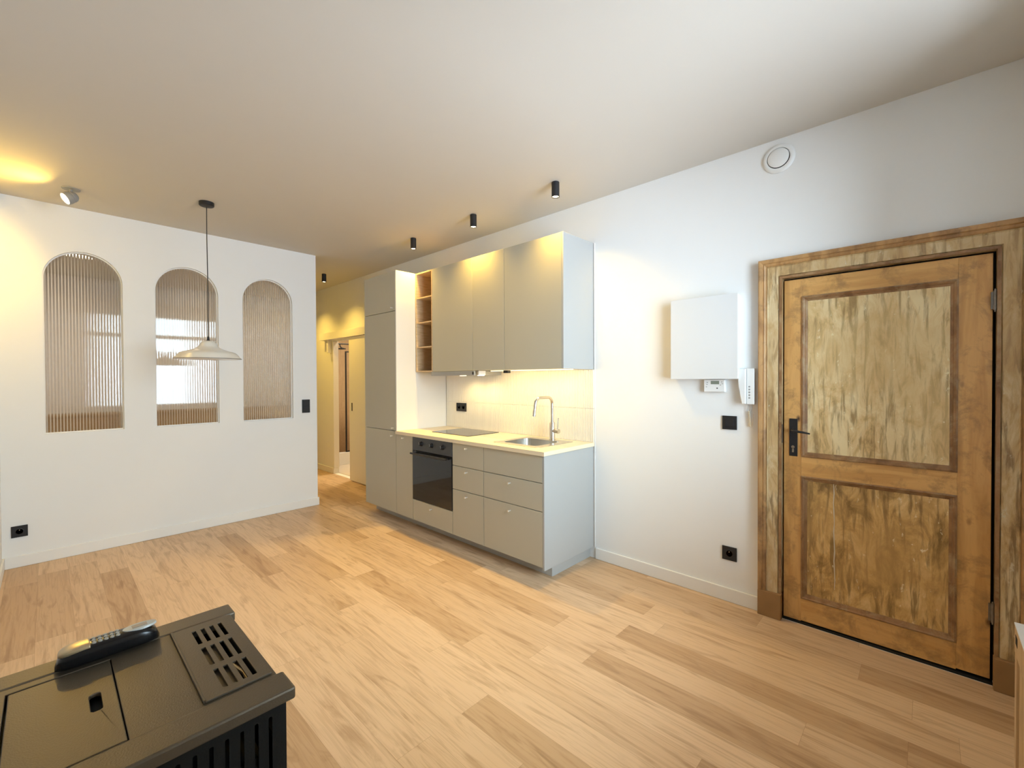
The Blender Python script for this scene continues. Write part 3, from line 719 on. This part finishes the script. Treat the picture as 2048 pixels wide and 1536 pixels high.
# pendant
px, py = .902, 4.232; zr = 1.622
t = thing('pendant_lamp', 'cream enamel pendant lamp hanging on a black cord before the middle arch', 'lamp', (px, py, zr))
obj('ceiling_rose', MB().lathe((px, py, H-.030), [(.010, -.004), (.048, 0), (.052, .004), (.052, .0295)], seg=40), m_blk, t, smooth=True)
obj('cord', MB().tube([(px, py, 1.80), (px+.002, py, 2.2), (px-.001, py, 2.6), (px, py, H-.03)], .0035, 10), m_cord, t, smooth=True)
obj('cord_cap', MB().lathe((px, py, zr+.142), [(.024, 0), (.021, .004), (.012, .009), (.0085, .012), (.0075, .034), (.004, .038)], seg=28), m_blk, t, smooth=True)
sh = [(.230, 0), (.226, .004), (.214, .018), (.203, .034), (.190, .047), (.172, .055), (.140, .063), (.112, .073), (.090, .083), (.074, .094), (.064, .108), (.056, .124), (.046, .138), (.026, .1455)]
full = sh+[(r_-.003 if r_ > .03 else r_-.004, h_-.003) for r_, h_ in reversed(sh)]
obj('shade', MB().lathe((px, py, zr), full, seg=72), m_shade, t, smooth=True)
obj('shade_rim', MB().lathe((px, py, zr), [(.2265, -.0015), (.2315, -.001), (.2315, .0015), (.2265, .001)], seg=72), m_rim, t, smooth=True)
obj('bulb', MB().lathe((px, py, zr+.03), [(.0001, 0), (.018, .004), (.028, .018), (.026, .036), (.015, .055), (.013, .1)], seg=28), m_white, t, smooth=True)

# ================================================================ HALL AND BATHROOM
t = thing('sliding_door', 'cream sliding door panel covering most of the bathroom opening', 'door', (XK-.055, 5.7, .012))
sd = obj('door_panel', MB().box(XK-.062, XK-.026, 5.24, 6.018, .014, 2.055), m_trim, t, .002)
obj('finger_pull', MB().box(XK-.0635, XK-.0615, 5.922, 5.950, 1.005, 1.12), m_blk2, t)
tag(obj('door_valance', MB().box(XK-.085, XK-.0005, 5.2, 6.95, 2.058, 2.165), m_trim, None, .002), 'cream box over the sliding door track', 'valance')
tag(obj('guide_block', MB().box(XK-.06, XK-.0005, 6.70, 6.755, 1.865, 2.057), m_trim, None, .002), 'short cream block under the end of the track box', 'bracket')
struct('trim_4', MB().box(XK-.004, XK+.079, 6.645, 6.66, .09, 2.03), m_trim, .001, label='white lining of the bathroom opening')
# shower
t = thing('shower_screen', 'black framed shower screen standing on the white kerb in the bathroom', 'shower', (3.75, 7.25, .21))
fr = MB().box(3.510, 3.530, 7.235, 7.255, .212, 1.915).box(3.530, 4.3, 7.235, 7.255, .212, .230).box(3.510, 4.3, 7.235, 7.255, 1.915, 1.933)
obj('frame', fr, m_blk, t)
obj('glass_pane', MB().box(3.531, 4.3, 7.243, 7.248, .230, 1.915), m_pane, t)
tag(obj('shower_rail', MB().tube([(XK+.086, 7.0, 2.035), (3.30, 7.0, 2.035), (3.45, 7.0, 2.035)], .010, 10).tube([(3.30, 7.0, 2.03), (3.31, 7.0, 1.99), (3.33, 7.0, 1.97), (3.40, 7.0, 1.955)], .009, 10).cyl((3.33, 7.0, 1.965), (3.33, 7.0, 1.945), .05), m_blk, None, smooth=True), 'black shower rail and rose seen at the top of the bathroom opening', 'shower')
tag(obj('shower_kerb', MB().box(XK+.09, 4.85, 7.2, 7.30, .0065, .21), m_white, None, .004), 'white kerb of the shower at the bathroom floor', 'kerb')
struct('trim_5', MB().box(XK+.077, XK+.085, 7.31, 8.4, 0, H), m_btile, label='beige tiled side wall in the shower')
area('bathroom_light', (3.9, 6.5, H-.02), (3.9, 6.5, 0), .5, .5, BATH_W, (1.0, .86, .62))
tag(obj('unseen_ceiling_lamp', MB().box(3.65, 4.15, 6.25, 6.75, H-.014, H-.0005), lamp_mat('warm_panel', (1, .86, .62), 2), None, .002), 'flat square lamp on the bathroom ceiling', 'lamp')

# ================================================================ STOVE
t = thing('pellet_stove', 'dark grey pellet stove with slotted sides in the left foreground', 'stove', (.03, 1.03, 0))
SX = .288; sy0, sy1 = .832, 1.238; ST = .900
# body side facing the camera with vertical slots
sl = []
for k in range(16):
    xx = .262-.0218*k
    if xx < -.2: break
    sl.append(rrect(xx-.003, xx+.003, .30, .862, .0025, 3))
obj('side_panel', plate([(-.225, .03), (SX, .03), (SX, .884), (-.225, .884)], sl, sy0, sy0+.003, 'xz'), m_stoveb, t)
sl2 = [rrect(-.2+.03*k, -.194+.03*k, .30, .862, .0025, 3) for k in range(15)]
obj('side_panel', plate([(-.225, .03), (SX, .03), (SX, .884), (-.225, .884)], sl2, sy1-.003, sy1, 'xz'), m_stoveb, t)
obj('front_panel', plate([(sy0+.003, .03), (sy1-.003, .03), (sy1-.003, .884), (sy0+.003, .884)], [rrect(.88, 1.19, .42, .78, .01)], SX-.004, SX, 'yz'), m_stoveb, t)
obj('door_glass', MB().box(SX-.008, SX-.0045, .875, 1.195, .41, .79), m_ovgl, t)
obj('inner_body', MB().box(-.225, SX-.03, sy0+.03, sy1-.03, .03, .78), m_soot_shade, t)
obj('back_panel', MB().box(-.229, -.225, sy0, sy1, .03, .884), m_stoveb, t)
obj('base', MB().box(-.22, SX-.01, sy0+.01, sy1-.01, .0005, .03), m_stoveb, t)
# top: raised strips front and rear, recessed deck with lid opening, raised grille panel
obj('top_edge', MB().box(-.232, .301, 1.190, 1.247, .880, ST+.002), m_stove, t, .004)
obj('top_edge', MB().box(-.232, .301, .821, .884, .880, ST+.002), m_stove, t, .004)
lid = (-.056, .081, .886, 1.172)
obj('top_plate', plate(rect(-.232, .290, .884, 1.190), [rect(lid[0], lid[1], lid[2]+.001, lid[3]), rect(.200, .272, .900, 1.165)], .886, ST, 'xy'), m_stove, t, .001)
obj('hopper_lid', plate(rect(lid[0]+.003, lid[1]-.0015, lid[2]+.004, lid[3]-.003), [rrect(.0445, .0595, 1.006, 1.064, .006)], .892, ST-.0005, 'xy'), m_stove, t, .0015)
obj('lid_well', MB().box(lid[0]-.004, lid[1]+.004, lid[2], lid[3]+.003, .80, .884), m_soot_shade, t)
cols = [.2135, .2290, .2450, .2605]
rows = [(1.094, 1.158), (.998, 1.074), (.908, .978)]
holes = []
for ri, (a, b) in enumerate(rows):
    for ci, x in enumerate(cols):
        holes.append([(x-.0038, a), (x+.0038, a), (x+.0038, b), (x-.0038, b)])
gp = plate(rect(.180, .283, .890, 1.184), holes, ST+.0003, ST+.004, 'xy')
obj('grille', gp, m_stove, t, .0006)
obj('grille_edge', MB().tube([(.179, .892, ST+.003), (.179, 1.184, ST+.003)], .0028, 8), m_stove, t, smooth=True)
obj('damper', MB().box(.206, .238, .905, 1.088, .8935, .8955), m_stove, t)
tag_rod = obj('bent_rod', MB().tube([(.250, 1.03, .875), (.262, .98, .872), (.258, .90, .874)], .004, 8).tube([(.236, .99, .872), (.244, .905, .872)], .003, 8), m_brass, t, smooth=True)
# handset on the stove
t = thing('cordless_handset', 'dark grey and gold cordless handset lying on the stove', 'phone', (.082, 1.196, ST+.0022))
hz = ST+.0022
rot_ = math.radians(1.5)
def HX(l, wd, z):    # handset frame: l along, wd across
    return (.082+l*math.cos(rot_)-wd*1.15*math.sin(rot_), 1.196+l*math.sin(rot_)+wd*1.15*math.cos(rot_), hz+z*1.35)
def hull(l0, l1, w0f, z0, ztf, n=28, seg=20):
    vs_ = []; fs = []
    for i in range(n+1):
        s_ = i/n; l = l0+(l1-l0)*s_; hw, zt = w0f(s_), ztf(s_)
        for k in range(seg):
            an = 2*PI*k/seg; cx_ = math.copysign(abs(math.cos(an))**.55, math.cos(an)); cz_ = math.copysign(abs(math.sin(an))**.6, math.sin(an))
            vs_.append(HX(l, hw*cx_, z0+(zt-z0)/2*(1+cz_)))
    for i in range(n):
        for k in range(seg): k2 = (k+1) % seg; fs.append((i*seg+k, i*seg+k2, (i+1)*seg+k2, (i+1)*seg+k))
    fs.append(tuple(reversed(range(seg)))); fs.append(tuple(n*seg+k for k in range(seg)))
    return MB().add(vs_, fs)
endc = lambda s_: math.sqrt(max(0, 1-(abs(s_-.5)*2)**5))
obj('body', hull(-.078, .078, lambda s_: .0035+.0175*endc(s_), 0, lambda s_: .006+.020*endc(s_)), m_gloss, t, smooth='all')
obj('face', hull(-.074, -.030, lambda s_: .003+.0145*math.sqrt(max(0, 1-(1-s_)**4)), .018, lambda s_: .0215+.0075*math.sqrt(max(0, 1-(1-s_)**3))), m_silver, t, smooth='all')
vs_ = [HX(.046+.027*math.cos(2*PI*k/32), .0125*math.sin(2*PI*k/32), .0268) for k in range(32)]
vs2 = [HX(.046+.028*math.cos(2*PI*k/32), .0135*math.sin(2*PI*k/32), .0240) for k in range(32)]
ds = obj('display_oval', MB().add(vs_+vs2, [tuple(range(32))]+[(k, (k+1) % 32, 32+(k+1) % 32, 32+k) for k in range(32)]), m_lcdpale, t)
obj('display', MB().add([HX(a, b, z) for z in (.0268, .0274) for a, b in ((.034, -.006), (.058, -.006), (.058, .006), (.034, .006))], [(0, 3, 2, 1), (4, 5, 6, 7), (0, 1, 5, 4), (1, 2, 6, 5), (2, 3, 7, 6), (3, 0, 4, 7)]), m_lcdbrown, ds)
for i in range(5):
    for j in range(3):
        c_ = HX(-.024+i*.0088, (j-1)*.0095, .0255)
        obj('key', MB().lathe(c_, [(.0036, 0), (.0034, .002), (.0022, .0028)], seg=12), m_key, t, smooth=True)

# ================================================================ RADIATOR COVER (right edge)
t = thing('radiator_cover', 'pale wooden radiator cover with a white top at the right edge', 'radiator cover', (1.7, -.3, 0))
rx, ry, rz = 2.244, -.213, .620
obj('top_board', MB().box(.85, rx, YW+.001, ry+.001, rz-.006, rz), m_white, t, .001)
obj('front_rail', MB().box(.852, rx-.004, ry-.018, ry, rz-.098, rz-.0065), m_oak, t, .001)
sl_ = []
for k in range(60):
    x1_ = rx-.034-k*.026
    if x1_ < .87: break
    sl_.append(x1_)
obj('end_post', MB().box(rx-.024, rx-.004, YW+.001, ry-.001, .0005, rz-.0065).box(rx-.040, rx-.024, ry-.020, ry-.001, .0005, rz-.098), m_oak, t, .001)
mbs = MB()
for x1_ in sl_: mbs.box(x1_-.022, x1_, ry-.020, ry-.008, .02, rz-.10)
obj('slats', mbs, m_oak, t, .001)
obj('handle_slot', MB().box(rx-.070, rx-.030, ry+.0002, ry+.0008, rz-.060, rz-.030), m_soot_shade, t)
